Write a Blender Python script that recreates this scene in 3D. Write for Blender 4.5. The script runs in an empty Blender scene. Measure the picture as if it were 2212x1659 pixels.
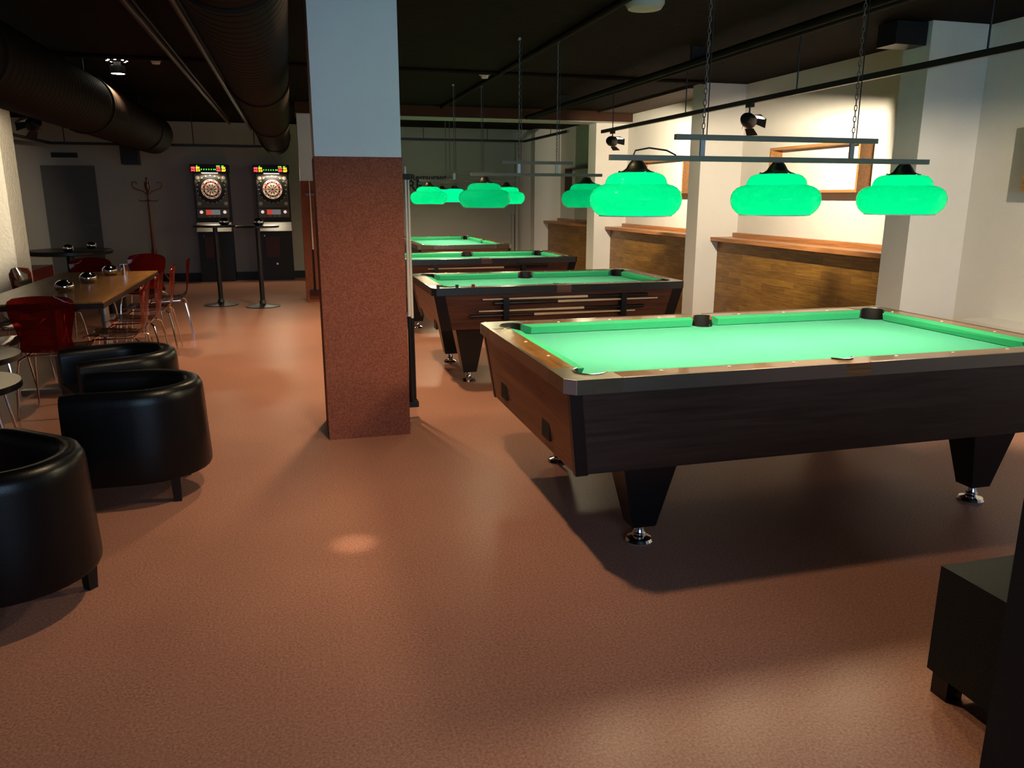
import bpy, bmesh, math, random
from mathutils import Vector, Matrix
random.seed(7)
PI = math.pi
sc = bpy.context.scene
COL = sc.collection

# ------------------------------------------------------------------ materials
MATS = {}
def newmat(name):
    m = bpy.data.materials.new(name); m.use_nodes = True
    MATS[name] = m
    nt = m.node_tree
    b = nt.nodes['Principled BSDF']
    return m, nt, b
def nd(nt, t, **k):
    n = nt.nodes.new(t)
    for a, v in k.items():
        if a in n.inputs: n.inputs[a].default_value = v
        else: setattr(n, a, v)
    return n
def rgba(c): return (c[0], c[1], c[2], 1.0)
def plain(name, c, rough=.5, metal=0, spec=.5, coat=0, var=.12, vscale=6, bump=0, bscale=60):
    m, nt, b = newmat(name)
    tc = nd(nt, 'ShaderNodeTexCoord')
    no = nd(nt, 'ShaderNodeTexNoise'); no.inputs['Scale'].default_value = vscale; no.inputs['Detail'].default_value = 5
    nt.links.new(tc.outputs['Object'], no.inputs['Vector'])
    mx = nd(nt, 'ShaderNodeMix', data_type='RGBA')
    mx.inputs[6].default_value = rgba([x * (1 - var) for x in c]); mx.inputs[7].default_value = rgba([min(1, x * (1 + var)) for x in c])
    nt.links.new(no.outputs['Fac'], mx.inputs[0]); nt.links.new(mx.outputs[2], b.inputs['Base Color'])
    b.inputs['Roughness'].default_value = rough; b.inputs['Metallic'].default_value = metal
    b.inputs['Specular IOR Level'].default_value = spec; b.inputs['Coat Weight'].default_value = coat
    if bump:
        n2 = nd(nt, 'ShaderNodeTexNoise'); n2.inputs['Scale'].default_value = bscale; n2.inputs['Detail'].default_value = 6
        nt.links.new(tc.outputs['Object'], n2.inputs['Vector'])
        bp = nd(nt, 'ShaderNodeBump'); bp.inputs['Strength'].default_value = bump; bp.inputs['Distance'].default_value = .01
        nt.links.new(n2.outputs['Fac'], bp.inputs['Height']); nt.links.new(bp.outputs['Normal'], b.inputs['Normal'])
    return m
def wood(name, c1, c2, axis=0, rough=.35, scale=1.0, spec=.5, coat=0):
    m, nt, b = newmat(name)
    tc = nd(nt, 'ShaderNodeTexCoord'); mp = nd(nt, 'ShaderNodeMapping')
    s = [22 * scale] * 3; s[axis] = 1.3 * scale
    mp.inputs['Scale'].default_value = s
    nt.links.new(tc.outputs['Object'], mp.inputs['Vector'])
    no = nd(nt, 'ShaderNodeTexNoise'); no.inputs['Scale'].default_value = 1.6; no.inputs['Detail'].default_value = 8; no.inputs['Roughness'].default_value = .62; no.inputs['Distortion'].default_value = .6
    nt.links.new(mp.outputs['Vector'], no.inputs['Vector'])
    cr = nd(nt, 'ShaderNodeValToRGB'); e = cr.color_ramp.elements
    e[0].position = .35; e[0].color = rgba(c1); e[1].position = .66; e[1].color = rgba(c2)
    nt.links.new(no.outputs['Fac'], cr.inputs['Fac']); nt.links.new(cr.outputs['Color'], b.inputs['Base Color'])
    b.inputs['Roughness'].default_value = rough; b.inputs['Specular IOR Level'].default_value = spec; b.inputs['Coat Weight'].default_value = coat
    return m
def speckle(name, cols, rough, scale=55, spec=.5):
    m, nt, b = newmat(name)
    tc = nd(nt, 'ShaderNodeTexCoord')
    a = nd(nt, 'ShaderNodeTexNoise'); a.inputs['Scale'].default_value = scale; a.inputs['Detail'].default_value = 4; a.inputs['Roughness'].default_value = .75
    c = nd(nt, 'ShaderNodeTexNoise'); c.inputs['Scale'].default_value = 1.3; c.inputs['Detail'].default_value = 3
    nt.links.new(tc.outputs['Object'], a.inputs['Vector']); nt.links.new(tc.outputs['Object'], c.inputs['Vector'])
    cr = nd(nt, 'ShaderNodeValToRGB'); cr.color_ramp.elements[0].position = .36; cr.color_ramp.elements[1].position = .64
    cr.color_ramp.elements[0].color = rgba(cols[0]); cr.color_ramp.elements[1].color = rgba(cols[2])
    k = cr.color_ramp.elements.new(.5); k.color = rgba(cols[1])
    nt.links.new(a.outputs['Fac'], cr.inputs['Fac'])
    mx = nd(nt, 'ShaderNodeMix', data_type='RGBA', blend_type='MULTIPLY'); mx.inputs[0].default_value = .5
    c2 = nd(nt, 'ShaderNodeValToRGB'); c2.color_ramp.elements[0].position = .3; c2.color_ramp.elements[0].color = (.75, .75, .75, 1); c2.color_ramp.elements[1].position = .7
    nt.links.new(c.outputs['Fac'], c2.inputs['Fac']); nt.links.new(cr.outputs['Color'], mx.inputs[6]); nt.links.new(c2.outputs['Color'], mx.inputs[7])
    nt.links.new(mx.outputs[2], b.inputs['Base Color'])
    b.inputs['Roughness'].default_value = rough; b.inputs['Specular IOR Level'].default_value = spec
    bp = nd(nt, 'ShaderNodeBump'); bp.inputs['Strength'].default_value = .02; bp.inputs['Distance'].default_value = .004
    nt.links.new(a.outputs['Fac'], bp.inputs['Height']); nt.links.new(bp.outputs['Normal'], b.inputs['Normal'])
    return m
def emis(name, c, s):
    m, nt, b = newmat(name)
    b.inputs['Base Color'].default_value = rgba([x * .5 for x in c]); b.inputs['Emission Color'].default_value = rgba(c); b.inputs['Emission Strength'].default_value = s
    return m

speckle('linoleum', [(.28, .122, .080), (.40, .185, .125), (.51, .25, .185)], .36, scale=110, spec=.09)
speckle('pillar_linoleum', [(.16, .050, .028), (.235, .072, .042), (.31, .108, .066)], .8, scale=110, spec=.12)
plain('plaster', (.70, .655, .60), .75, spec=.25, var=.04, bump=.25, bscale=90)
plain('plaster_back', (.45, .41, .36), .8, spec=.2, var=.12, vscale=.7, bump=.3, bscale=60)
plain('rough_plaster', (.74, .68, .58), .8, spec=.2, var=.05, bump=1.0, bscale=26)
plain('column_paint', (.68, .71, .74), .6, spec=.3, var=.04, bump=.15, bscale=90)
plain('ceiling_black', (.010, .0072, .006), .85, spec=.05, var=.4, vscale=5, bump=.5, bscale=25)
plain('lit_niche_ceiling', (.045, .022, .012), .7, spec=.3, var=.35, vscale=5, bump=.4, bscale=20)  # spotlight glow on the ceiling, put into a browner colour
plain('beam_brown', (.05, .020, .009), .7, spec=.2, var=.25)
plain('white_trim', (.6, .57, .5), .5)
plain('black_skirting', (.008, .008, .01), .5)
plain('black_metal', (.008, .008, .009), .42, var=.2)
plain('duct_paint', (.014, .009, .007), .7, var=.2, spec=.07)
plain('pipe_paint', (.020, .009, .0045), .42, var=.2, spec=.22)
plain('black_leather', (.0022, .0024, .003), .33, spec=.24, var=.3, vscale=20, bump=.05, bscale=130)
plain('dark_fabric', (.007, .009, .011), .7, spec=.3, var=.3, vscale=20, bump=.3, bscale=200)
plain('black_laminate', (.005, .005, .006), .3, spec=.4, var=.2)
plain('baize', (.070, .34, .235), .95, spec=.05, var=.06, vscale=40, bump=.15, bscale=400)
plain('cushion_cloth', (.035, .33, .155), .9, spec=.08, var=.06, vscale=40)
plain('chrome', (.75, .75, .77), .12, metal=1, var=.02)
plain('satin_steel', (.42, .43, .42), .4, metal=1, var=.05)
plain('chain_steel', (.16, .15, .13), .4, metal=.7)
plain('bar_steel', (.17, .155, .115), .5, metal=.1, var=.05)
plain('brass_cap', (.42, .41, .32), .28, metal=1, var=.1)
plain('bronze_corner', (.13, .095, .055), .30, metal=.5, var=.25, vscale=30)
plain('rail_metal', (.26, .20, .15), .27, metal=.85, var=.1)
plain('black_pipe', (.006, .005, .004), .7, spec=.1)
plain('pocket_black', (.006, .005, .005), .6, spec=.3)
plain('chrome_plate', (.60, .55, .52), .36, metal=.8)
plain('black_corner', (.02, .018, .015), .25, spec=.6, var=.2)
plain('ivory', (.85, .80, .60), .3, var=.03)
plain('white_laminate', (.80, .75, .62), .35, var=.03)
plain('chalk_blue', (.02, .07, .07), .9); plain('chalk_red', (.4, .03, .03), .9); plain('chalk_brown', (.12, .05, .02), .9)
plain('rubber', (.01, .01, .01), .7)
plain('red_vinyl', (.20, .012, .010), .4, var=.15)
plain('dark_sign', (.012, .014, .010), .6)
plain('door_grey', (.10, .095, .095), .7, var=.1)
plain('shelf_grey', (.14, .12, .10), .4)
plain('grey_plastic', (.35, .34, .32), .5)
wood('rail_wood', (.11, .042, .014), (.27, .115, .035), 0, .18, coat=.3)
wood('rail_wood_side', (.14, .055, .014), (.32, .14, .035), 1, .18, coat=.3)
wood('walnut', (.017, .011, .009), (.042, .025, .019), 0, .32)
wood('walnut_end_lit', (.14, .045, .015), (.27, .095, .035), 1, .38)  # end-panel walnut, the lamp light on it put into a lighter, warmer colour
wood('mahogany', (.045, .014, .007), (.12, .036, .016), 0, .38)
wood('mahogany_end', (.10, .032, .014), (.20, .070, .030), 1, .38)
wood('ledge_wood', (.28, .105, .03), (.48, .20, .07), 1, .33)
wood('frame_wood', (.26, .11, .03), (.42, .19, .06), 1, .45)
wood('table_wood', (.30, .13, .035), (.46, .22, .06), 1, .3, scale=.7, spec=.25)
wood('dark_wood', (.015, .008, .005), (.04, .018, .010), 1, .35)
wood('bent_wood', (.10, .025, .012), (.20, .05, .025), 2, .35)
wood('cue_maple', (.60, .45, .28), (.75, .60, .40), 0, .25)
wood('cue_maple_upright', (.60, .50, .40), (.75, .65, .50), 2, .25)
def panel_wood():
    m, nt, b = newmat('stave_panel')
    tc = nd(nt, 'ShaderNodeTexCoord'); mp = nd(nt, 'ShaderNodeMapping')
    mp.inputs['Rotation'].default_value = (0, 0, 0)
    sep = nd(nt, 'ShaderNodeSeparateXYZ'); cb = nd(nt, 'ShaderNodeCombineXYZ')
    nt.links.new(tc.outputs['Object'], sep.inputs[0]); nt.links.new(sep.outputs['Y'], cb.inputs['X']); nt.links.new(sep.outputs['Z'], cb.inputs['Y'])
    br = nd(nt, 'ShaderNodeTexBrick'); br.offset = .37; br.offset_frequency = 2
    br.inputs['Scale'].default_value = 1; br.inputs['Brick Width'].default_value = .42; br.inputs['Row Height'].default_value = .072; br.inputs['Mortar Size'].default_value = .0012
    br.inputs['Color1'].default_value = (.30, .145, .022, 1); br.inputs['Color2'].default_value = (.19, .085, .013, 1); br.inputs['Mortar'].default_value = (.07, .03, .01, 1)
    nt.links.new(cb.outputs[0], br.inputs['Vector'])
    mp.inputs['Scale'].default_value = (3, 3, 40); nt.links.new(tc.outputs['Object'], mp.inputs['Vector'])
    no = nd(nt, 'ShaderNodeTexNoise'); no.inputs['Scale'].default_value = 1.5; no.inputs['Detail'].default_value = 6
    nt.links.new(mp.outputs[0], no.inputs['Vector'])
    cr = nd(nt, 'ShaderNodeValToRGB'); cr.color_ramp.elements[0].position = .3; cr.color_ramp.elements[0].color = (.6, .6, .6, 1); cr.color_ramp.elements[1].position = .7; cr.color_ramp.elements[1].color = (1.2, 1.2, 1.2, 1)
    nt.links.new(no.outputs['Fac'], cr.inputs[0])
    mx = nd(nt, 'ShaderNodeMix', data_type='RGBA', blend_type='MULTIPLY'); mx.inputs[0].default_value = 1
    nt.links.new(br.outputs['Color'], mx.inputs[6]); nt.links.new(cr.outputs['Color'], mx.inputs[7]); nt.links.new(mx.outputs[2], b.inputs['Base Color'])
    b.inputs['Roughness'].default_value = .45
panel_wood()
def shade_glass():
    m = bpy.data.materials.new('green_shade_glass'); m.use_nodes = True; MATS[m.name] = m
    nt = m.node_tree; nt.nodes.clear()
    out = nd(nt, 'ShaderNodeOutputMaterial')
    tr = nd(nt, 'ShaderNodeBsdfTranslucent'); tr.inputs['Color'].default_value = (.0, .060, .028, 1)
    di = nd(nt, 'ShaderNodeBsdfDiffuse'); di.inputs['Color'].default_value = (.004, .16, .09, 1)
    gl = nd(nt, 'ShaderNodeBsdfGlossy'); gl.inputs['Roughness'].default_value = .06
    m1 = nd(nt, 'ShaderNodeMixShader'); m1.inputs[0].default_value = .5
    nt.links.new(tr.outputs[0], m1.inputs[1]); nt.links.new(di.outputs[0], m1.inputs[2])
    lw = nd(nt, 'ShaderNodeLayerWeight'); lw.inputs['Blend'].default_value = .12
    ma = nd(nt, 'ShaderNodeMath', operation='MULTIPLY'); ma.inputs[1].default_value = .5
    nt.links.new(lw.outputs['Fresnel'], ma.inputs[0])
    m2 = nd(nt, 'ShaderNodeMixShader'); nt.links.new(ma.outputs[0], m2.inputs[0])
    nt.links.new(m1.outputs[0], m2.inputs[1]); nt.links.new(gl.outputs[0], m2.inputs[2])
    wd = nd(nt, 'ShaderNodeBsdfDiffuse'); wd.inputs['Color'].default_value = (.75, .75, .68, 1)
    ge = nd(nt, 'ShaderNodeNewGeometry'); m3 = nd(nt, 'ShaderNodeMixShader')
    nt.links.new(ge.outputs['Backfacing'], m3.inputs[0]); nt.links.new(m2.outputs[0], m3.inputs[1]); nt.links.new(wd.outputs[0], m3.inputs[2])
    nt.links.new(m3.outputs[0], out.inputs[0])
shade_glass()
def acrylic():
    m = bpy.data.materials.new('red_acrylic'); m.use_nodes = True; MATS[m.name] = m
    nt = m.node_tree; nt.nodes.clear()
    out = nd(nt, 'ShaderNodeOutputMaterial')
    tp = nd(nt, 'ShaderNodeBsdfTransparent'); tp.inputs['Color'].default_value = (.42, .028, .014, 1)
    df = nd(nt, 'ShaderNodeBsdfDiffuse'); df.inputs['Color'].default_value = (.24, .012, .007, 1)
    gl = nd(nt, 'ShaderNodeBsdfGlossy'); gl.inputs['Roughness'].default_value = .05
    a = nd(nt, 'ShaderNodeMixShader'); a.inputs[0].default_value = .5
    nt.links.new(tp.outputs[0], a.inputs[1]); nt.links.new(df.outputs[0], a.inputs[2])
    lw = nd(nt, 'ShaderNodeFresnel'); lw.inputs['IOR'].default_value = 1.28
    b = nd(nt, 'ShaderNodeMixShader'); nt.links.new(lw.outputs[0], b.inputs[0])
    nt.links.new(a.outputs[0], b.inputs[1]); nt.links.new(gl.outputs[0], b.inputs[2]); nt.links.new(b.outputs[0], out.inputs[0])
acrylic()
emis('bulb_glow', (1, .88, .62), 60)
emis('spot_glow', (1, .90, .66), 60)
emis('downlight_glow', (1, .9, .72), 40)
emis('board_glow', (1, .9, .72), 4)
emis('led_red', (1, .04, .04), 6.0); emis('led_yellow', (1, .55, .02), 5); emis('led_green', (.1, 1, .05), 2.5)
emis('panel_red', (.8, .08, .05), .55); emis('panel_grey', (.35, .35, .36), .35); emis('button_white', (1, .75, .7), .7)
plain('dart_cream', (.75, .62, .52), .5); plain('dart_red', (.5, .02, .02), .5); plain('dart_black', (.02, .02, .02), .5)
plain('machine_black', (.005, .005, .006), .5, var=.2); plain('machine_dark_red', (.06, .010, .008), .5)
plain('machine_face', (.13, .105, .075), .45); plain('speaker_mesh', (.5, .45, .40), .5)
emis('window_day', (.45, .68, 1), 1.2)

# ------------------------------------------------------------------ mesh helpers
def B(): return bmesh.new()
def box(bm, x0, x1, y0, y1, z0, z1):
    hexa(bm, [(x0,y0,z0),(x1,y0,z0),(x1,y1,z0),(x0,y1,z0),(x0,y0,z1),(x1,y0,z1),(x1,y1,z1),(x0,y1,z1)]); return bm
def hexa(bm, p):
    v = [bm.verts.new(q) for q in p]
    for f in ((3,2,1,0),(4,5,6,7),(0,1,5,4),(1,2,6,5),(2,3,7,6),(3,0,4,7)): bm.faces.new([v[i] for i in f])
    return bm
def frustum(bm, c, z0, z1, a0, b0, a1, b1):
    cx, cy = c
    return hexa(bm, [(cx-a0,cy-b0,z0),(cx+a0,cy-b0,z0),(cx+a0,cy+b0,z0),(cx-a0,cy+b0,z0),(cx-a1,cy-b1,z1),(cx+a1,cy-b1,z1),(cx+a1,cy+b1,z1),(cx-a1,cy+b1,z1)])
def prism(bm, poly, z0, z1, tr=None):
    tr = tr or (lambda u, v, w: (u, v, w))
    a = [bm.verts.new(tr(x, y, z0)) for x, y in poly]; b = [bm.verts.new(tr(x, y, z1)) for x, y in poly]
    n = len(poly)
    bm.faces.new(a[::-1]); bm.faces.new(b)
    for i in range(n): bm.faces.new([a[i], a[(i+1) % n], b[(i+1) % n], b[i]])
    return bm
def lathe(bm, prof, c=(0,0,0), n=32, axis=None, caps=True):
    M = Matrix.Identity(3)
    if axis is not None: M = Vector((0,0,1)).rotation_difference(Vector(axis).normalized()).to_matrix()
    c = Vector(c); rings = []
    for r, z in prof:
        rings.append([bm.verts.new(c + M @ Vector((max(r, 1e-5)*math.cos(2*PI*i/n), max(r, 1e-5)*math.sin(2*PI*i/n), z))) for i in range(n)])
    for a, b in zip(rings, rings[1:]):
        for i in range(n): bm.faces.new([a[i], a[(i+1) % n], b[(i+1) % n], b[i]])
    if caps:
        if prof[0][0] > 1e-4: bm.faces.new(rings[0][::-1])
        if prof[-1][0] > 1e-4: bm.faces.new(rings[-1])
    return bm
def cyl(bm, p, q, r, r2=None, n=16):
    p, q = Vector(p), Vector(q); r2 = r if r2 is None else r2
    return lathe(bm, [(r, 0), (r2, (q-p).length)], p, n, axis=(q-p))
def tube(bm, pts, r, n=8, closed=False):
    pts = [Vector(p) for p in pts]; rings = []; N = len(pts); prev = None
    for i, p in enumerate(pts):
        if closed: t = pts[(i+1) % N] - pts[i-1]
        else: t = pts[min(i+1, N-1)] - pts[max(i-1, 0)]
        t.normalize()
        if prev is None: u = t.orthogonal().normalized()
        else:
            u = (prev - t*prev.dot(t)); u = u.normalized() if u.length > 1e-6 else t.orthogonal().normalized()
        prev = u; w = t.cross(u)
        rr = r[i] if isinstance(r, (list, tuple)) else r
        rings.append([bm.verts.new(p + rr*(math.cos(2*PI*k/n)*u + math.sin(2*PI*k/n)*w)) for k in range(n)])
    pr = list(zip(rings, rings[1:]))
    if closed: pr.append((rings[-1], rings[0]))
    for a, b in pr:
        for k in range(n): bm.faces.new([a[k], a[(k+1) % n], b[(k+1) % n], b[k]])
    if not closed: bm.faces.new(rings[0][::-1]); bm.faces.new(rings[-1])
    return bm
def mk(name, bm, mat, parent=None, loc=(0,0,0), bevel=0, sharp=35, seg=2, fix=True):
    if bevel:
        es = [e for e in bm.edges if len(e.link_faces) == 2 and e.calc_face_angle(0) > math.radians(30)]
        bmesh.ops.bevel(bm, geom=es, offset=bevel, segments=seg, affect='EDGES', clamp_overlap=True)
    if fix: bmesh.ops.recalc_face_normals(bm, faces=bm.faces)
    me = bpy.data.meshes.new(name); bm.to_mesh(me); bm.free()
    for q in (mat if isinstance(mat, (list, tuple)) else [mat]): me.materials.append(MATS[q])
    for p in me.polygons: p.use_smooth = True
    try: me.set_sharp_from_angle(angle=math.radians(sharp))
    except Exception: pass
    o = bpy.data.objects.new(name, me); COL.objects.link(o); o.location = loc
    if parent is not None: o.parent = parent
    return o
def tag(o, label, cat, group=None):
    o['label'] = label; o['category'] = cat
    if group: o['group'] = group
    return o
def thing(name, label, cat, loc=(0,0,0), rz=0, group=None):
    o = bpy.data.objects.new(name, None); COL.objects.link(o); o.empty_display_size = .1
    o.location = loc; o.rotation_euler = (0, 0, rz)
    return tag(o, label, cat, group)
def struct(name, bm, mat, **k):
    o = mk(name, bm, mat, **k); o['kind'] = 'structure'; return o
def dup(root, loc, rz, label, group=None, scale=None):
    def cp(o, par):
        c = o.copy(); COL.objects.link(c); c.parent = par
        for ch in [x for x in KIDS.get(o.name, [])]: cp(ch, c)
        return c
    r = cp(root, None); r.location = loc; r.rotation_euler = (0, 0, rz)
    if scale: r.scale = scale
    return tag(r, label, root['category'], group or root.get('group'))
KIDS = {}
def freeze():
    KIDS.clear()
    for o in bpy.data.objects:
        if o.parent: KIDS.setdefault(o.parent.name, []).append(o)

# ------------------------------------------------------------------ setting
H = 2.75
XW, XP, XPAN = 5.135, 4.60, 4.885
struct('floor', box(B(), -5.6, 5.3, -3.1, 15.5, -.1, 0), 'linoleum')
struct('ceiling', box(B(), -5.6, 5.3, -3.1, 15.5, H, H+.1), 'ceiling_black')
struct('wall_right', box(B(), XW, XW+.15, -3.1, 15.5, 0, H), 'plaster')
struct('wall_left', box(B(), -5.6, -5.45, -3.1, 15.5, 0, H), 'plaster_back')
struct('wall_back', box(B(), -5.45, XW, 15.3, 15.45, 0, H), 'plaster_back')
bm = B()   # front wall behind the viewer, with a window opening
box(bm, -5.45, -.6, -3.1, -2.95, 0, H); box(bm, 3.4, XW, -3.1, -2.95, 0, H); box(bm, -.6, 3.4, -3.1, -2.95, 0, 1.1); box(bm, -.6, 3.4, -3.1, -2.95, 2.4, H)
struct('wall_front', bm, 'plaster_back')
w = struct('window_1', box(B(), -.6, 3.4, -3.06, -3.04, 1.1, 2.4), 'window_day')
bm = B(); box(bm, -.6, 3.4, -3.04, -2.97, 1.1, 1.15); box(bm, -.6, 3.4, -3.04, -2.97, 2.35, 2.4)
for x in (-.6, .7, 2.05, 3.35): box(bm, x, x+.05, -3.04, -2.97, 1.15, 2.35)
mk('window_frame', bm, 'white_trim', w)
struct('baseboard_back', box(B(), -5.45, XW, 15.27, 15.3, 0, .13), 'black_skirting')
struct('baseboard_left', box(B(), -5.45, -5.42, -2.9, 15.27, 0, .13), 'black_skirting')
# pilasters on the right wall
for (y0, y1) in ((5.12, 5.39), (8.47, 8.74), (11.80, 12.12), (15.02, 15.3)):
    struct('pillar', box(B(), XP, XW, y0, y1, 0, H), 'plaster')
# free-standing columns
def column(x0, x1, y0, y1, split):
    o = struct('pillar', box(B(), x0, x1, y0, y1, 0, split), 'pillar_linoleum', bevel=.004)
    p = mk('painted_shaft', box(B(), x0+.004, x1-.004, y0+.004, y1-.004, split, H), 'column_paint', o, bevel=.004)
    p['label'] = 'pale painted upper shaft'
    return o
column(.144, .655, 4.84, 5.31, 1.722)
column(.14, .65, 11.65, 12.12, 1.70)
struct('pillar', box(B(), -3.75, -3.14, 10.45, 10.95, 0, H), 'rough_plaster')
# ceiling beam between far column and right wall, ceiling strip browned for spotlight glow
struct('beam', box(B(), .13, XW, 11.65, 12.12, 2.60, H), 'beam_brown')
struct('trim_1', box(B(), .13, XW, 11.64, 12.13, 2.591, 2.60), 'grey_plastic')
for (y0, y1) in ((8.745, 11.64),):
    struct('lit_ceiling_strip', box(B(), XP-.05, XW, y0, y1, H-.03, H-.001), 'lit_niche_ceiling')

# bar ledges with stave panels in the niches
def ledge(y0, y1, label):
    L = y1-y0
    t = thing('drinks_ledge', label, 'bar ledge', (XPAN, y0, 0), 0, 'wooden drinks ledges along the right wall')
    mk('panel', box(B(), 0, XW-XPAN, 0, L, 0, .985), 'stave_panel', t)
    bm = B(); box(bm, -.10, .19, 0, L, .985, 1.028); mk('shelf', bm, 'ledge_wood', t, bevel=.004)
    mk('back_lip', box(B(), .19, XW-XPAN, 0, L, .985, 1.075), 'ledge_wood', t, bevel=.003)
ledge(5.39, 8.47, 'wooden drinks ledge over staved panel nearest the camera, beside the front pool table')
ledge(8.74, 11.80, 'wooden drinks ledge over staved panel in the middle wall niche')
ledge(12.12, 15.02, 'wooden drinks ledge over staved panel in the dim far niche')
# low box along the near wall
tag(mk('wall_ledge', box(B(), XW-.30, XW, 1.2, 4.75, 0, .60), 'plaster', bevel=.004), 'low pale boxed ledge against the white wall behind the front pool table', 'ledge')

# box frames on the wall
def frame(y0, y1, label, mat='frame_wood', z0=1.535, z1=2.0):
    t = thing('box_frame', label, 'frame', (XW, y0, z0), 0, 'wooden box frames on the right wall')
    L = y1-y0; h = z1-z0; d = .14; k = .025
    mk('side_board', box(B(), -d, 0, 0, k, 0, h), mat, t); mk('side_board', box(B(), -d, 0, L-k, L, 0, h), mat, t)
    mk('top_board', box(B(), -d, 0, k, L-k, h-k, h), mat, t); mk('bottom_board', box(B(), -d, 0, k, L-k, 0, k), mat, t)
frame(6.26, 7.69, 'empty wooden box frame on the lit wall above the nearest ledge')
frame(9.65, 11.08, 'empty wooden box frame on the lit wall above the middle ledge')
frame(3.10, 4.54, 'wooden box frame cut off by the right edge of the picture')
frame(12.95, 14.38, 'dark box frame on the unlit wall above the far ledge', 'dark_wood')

# ------------------------------------------------------------------ pool tables
def arc(cx, cy, r, a0, a1, n): return [(cx+r*math.cos(math.radians(a0+(a1-a0)*i/n)), cy+r*math.sin(math.radians(a0+(a1-a0)*i/n))) for i in range(n+1)]
def pool_table(label, loc, L, W, style, rz=0, zb=.385, taper=.05, slots=True):
    t = thing('pool_table', label, 'pool table', loc, rz, 'pool tables with green cloth')
    T = .80; a, b = L/2, W/2; w = .115; pc = .15; pr = .07; ca = .235
    cornm = 'bronze_corner' if style == 'A' else 'black_corner'
    railm = ('rail_wood', 'rail_wood_side') if style == 'A' else ('mahogany', 'mahogany_end')
    bodym = ('walnut', 'walnut_end_lit') if style == 'A' else ('mahogany', 'mahogany_end')
    zr = .742; edgem = 'rail_metal' if style == 'A' else 'black_corner'
    # body: four boards, slightly sloping inward to the floor
    ax, ay = a-.02, b-.02; bx, by = a-.02-taper, b-.02-.045; k = .03
    for s in (-1, 1):
        bm = B(); hexa(bm, [(-bx, s*by, zb), (bx, s*by, zb), (bx, s*(by-k), zb), (-bx, s*(by-k), zb), (-ax, s*ay, zr), (ax, s*ay, zr), (ax, s*(ay-k), zr), (-ax, s*(ay-k), zr)])
        mk('side_panel', bm, bodym[0], t)
        bm = B(); hexa(bm, [(s*(bx+.001), -by+.001, zb+.001), (s*(bx+.001), by-.001, zb+.001), (s*(bx-k), by-.001, zb+.001), (s*(bx-k), -by+.001, zb+.001), (s*(ax+.001), -ay+.001, zr), (s*(ax+.001), ay-.001, zr), (s*(ax-k), ay-.001, zr), (s*(ax-k), -ay+.001, zr)])
        e = mk('end_panel', bm, bodym[1], t)
        if s == -1 and slots:
            for yc, zc in ((.40, .50), (-.33, .50)):
                f = (zc-zb)/(zr-zb); xx = -(bx+(ax-bx)*f)
                bm = B(); box(bm, xx-.004, xx+.01, yc-.055, yc+.055, zc-.06, zc+.06)
                mk('return_slot', bm, 'rubber', e, bevel=.003)
    mk('underframe', box(B(), -bx+.03, bx-.03, -by+.03, by-.03, zb+.01, zb+.03), 'black_laminate', t)
    # black corner strips
    cs = .05 if style == 'A' else .085
    for sx in (-1, 1):
        for sy in (-1, 1):
            bm = B(); e = .004
            P = []
            for (X, Y, Z) in ((bx, by, zb-.004), (ax, ay, zr)):
                P += [(sx*(X+e), sy*(Y+e), Z), (sx*(X-cs), sy*(Y+e), Z), (sx*(X-cs), sy*(Y-.008), Z), (sx*(X-.008), sy*(Y-cs), Z)] if False else [(sx*(X+e), sy*(Y+e), Z), (sx*(X-cs), sy*(Y+e), Z), (sx*(X-cs*.9), sy*(Y-cs*.35), Z), (sx*(X+e), sy*(Y-cs*.55), Z)]
            hexa(bm, P); mk('corner_strip', bm, 'black_laminate', t)
    # corner castings with pocket arc
    for sx in (-1, 1):
        for sy in (-1, 1):
            th = math.degrees(math.asin((w-pc)/pr))       # -30
            a0 = th; a1 = -270 - th                       # clockwise round the corner side
            pts = [(.035, 0), (ca, 0), (ca, w)] + arc(pc, pc, pr, a0, a1, 14) + [(w, ca), (0, ca), (0, .035)]
            f = lambda u, v, z, sx=sx, sy=sy: (sx*(a-u), sy*(b-v), z)
            bm = B(); prism(bm, pts, zr, T+.002, f)
            c = mk('corner_casting', bm, cornm, t, bevel=.005)
            bm = B(); prism(bm, arc(pc, pc, pr+.001, a0, a1, 16) + arc(pc, pc, pr-.007, a1, a0, 16), .70, T+.004, f); mk('pocket_liner', bm, 'pocket_black', c)
            bm = B(); pp = [f(u, v, T+.004) for u, v in arc(pc, pc, pr, a0+6, a1-6, 16)]
            tube(bm, pp, .0022, 6); mk('pocket_rim', bm, 'brass_cap', c)
            bm = B(); lathe(bm, [(pr*.98, T-.02), (pr*.98, .64), (.01, .62)], f(pc, pc, 0), 20, caps=False)
            for q in list(bm.verts):
                u, v = a-abs(q.co.x), b-abs(q.co.y)
                if q.co.z > .7 and (u+v) > 2*pc+.005: q.co.z = .742
            mk('pocket_cup', bm, 'rubber', c, fix=False)
            if style == 'A':
                bm = B(); prism(bm, [(.036, -.004), (-.004, .036), (.0, .041), (.004, .038), (.038, .004), (.041, .0)], zr+.002, T+.003, f); mk('corner_plate', bm, 'chrome_plate', c, bevel=.004, seg=4, sharp=60)
    # rails
    sp = .062     # half gap at side pocket in the wood
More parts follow.
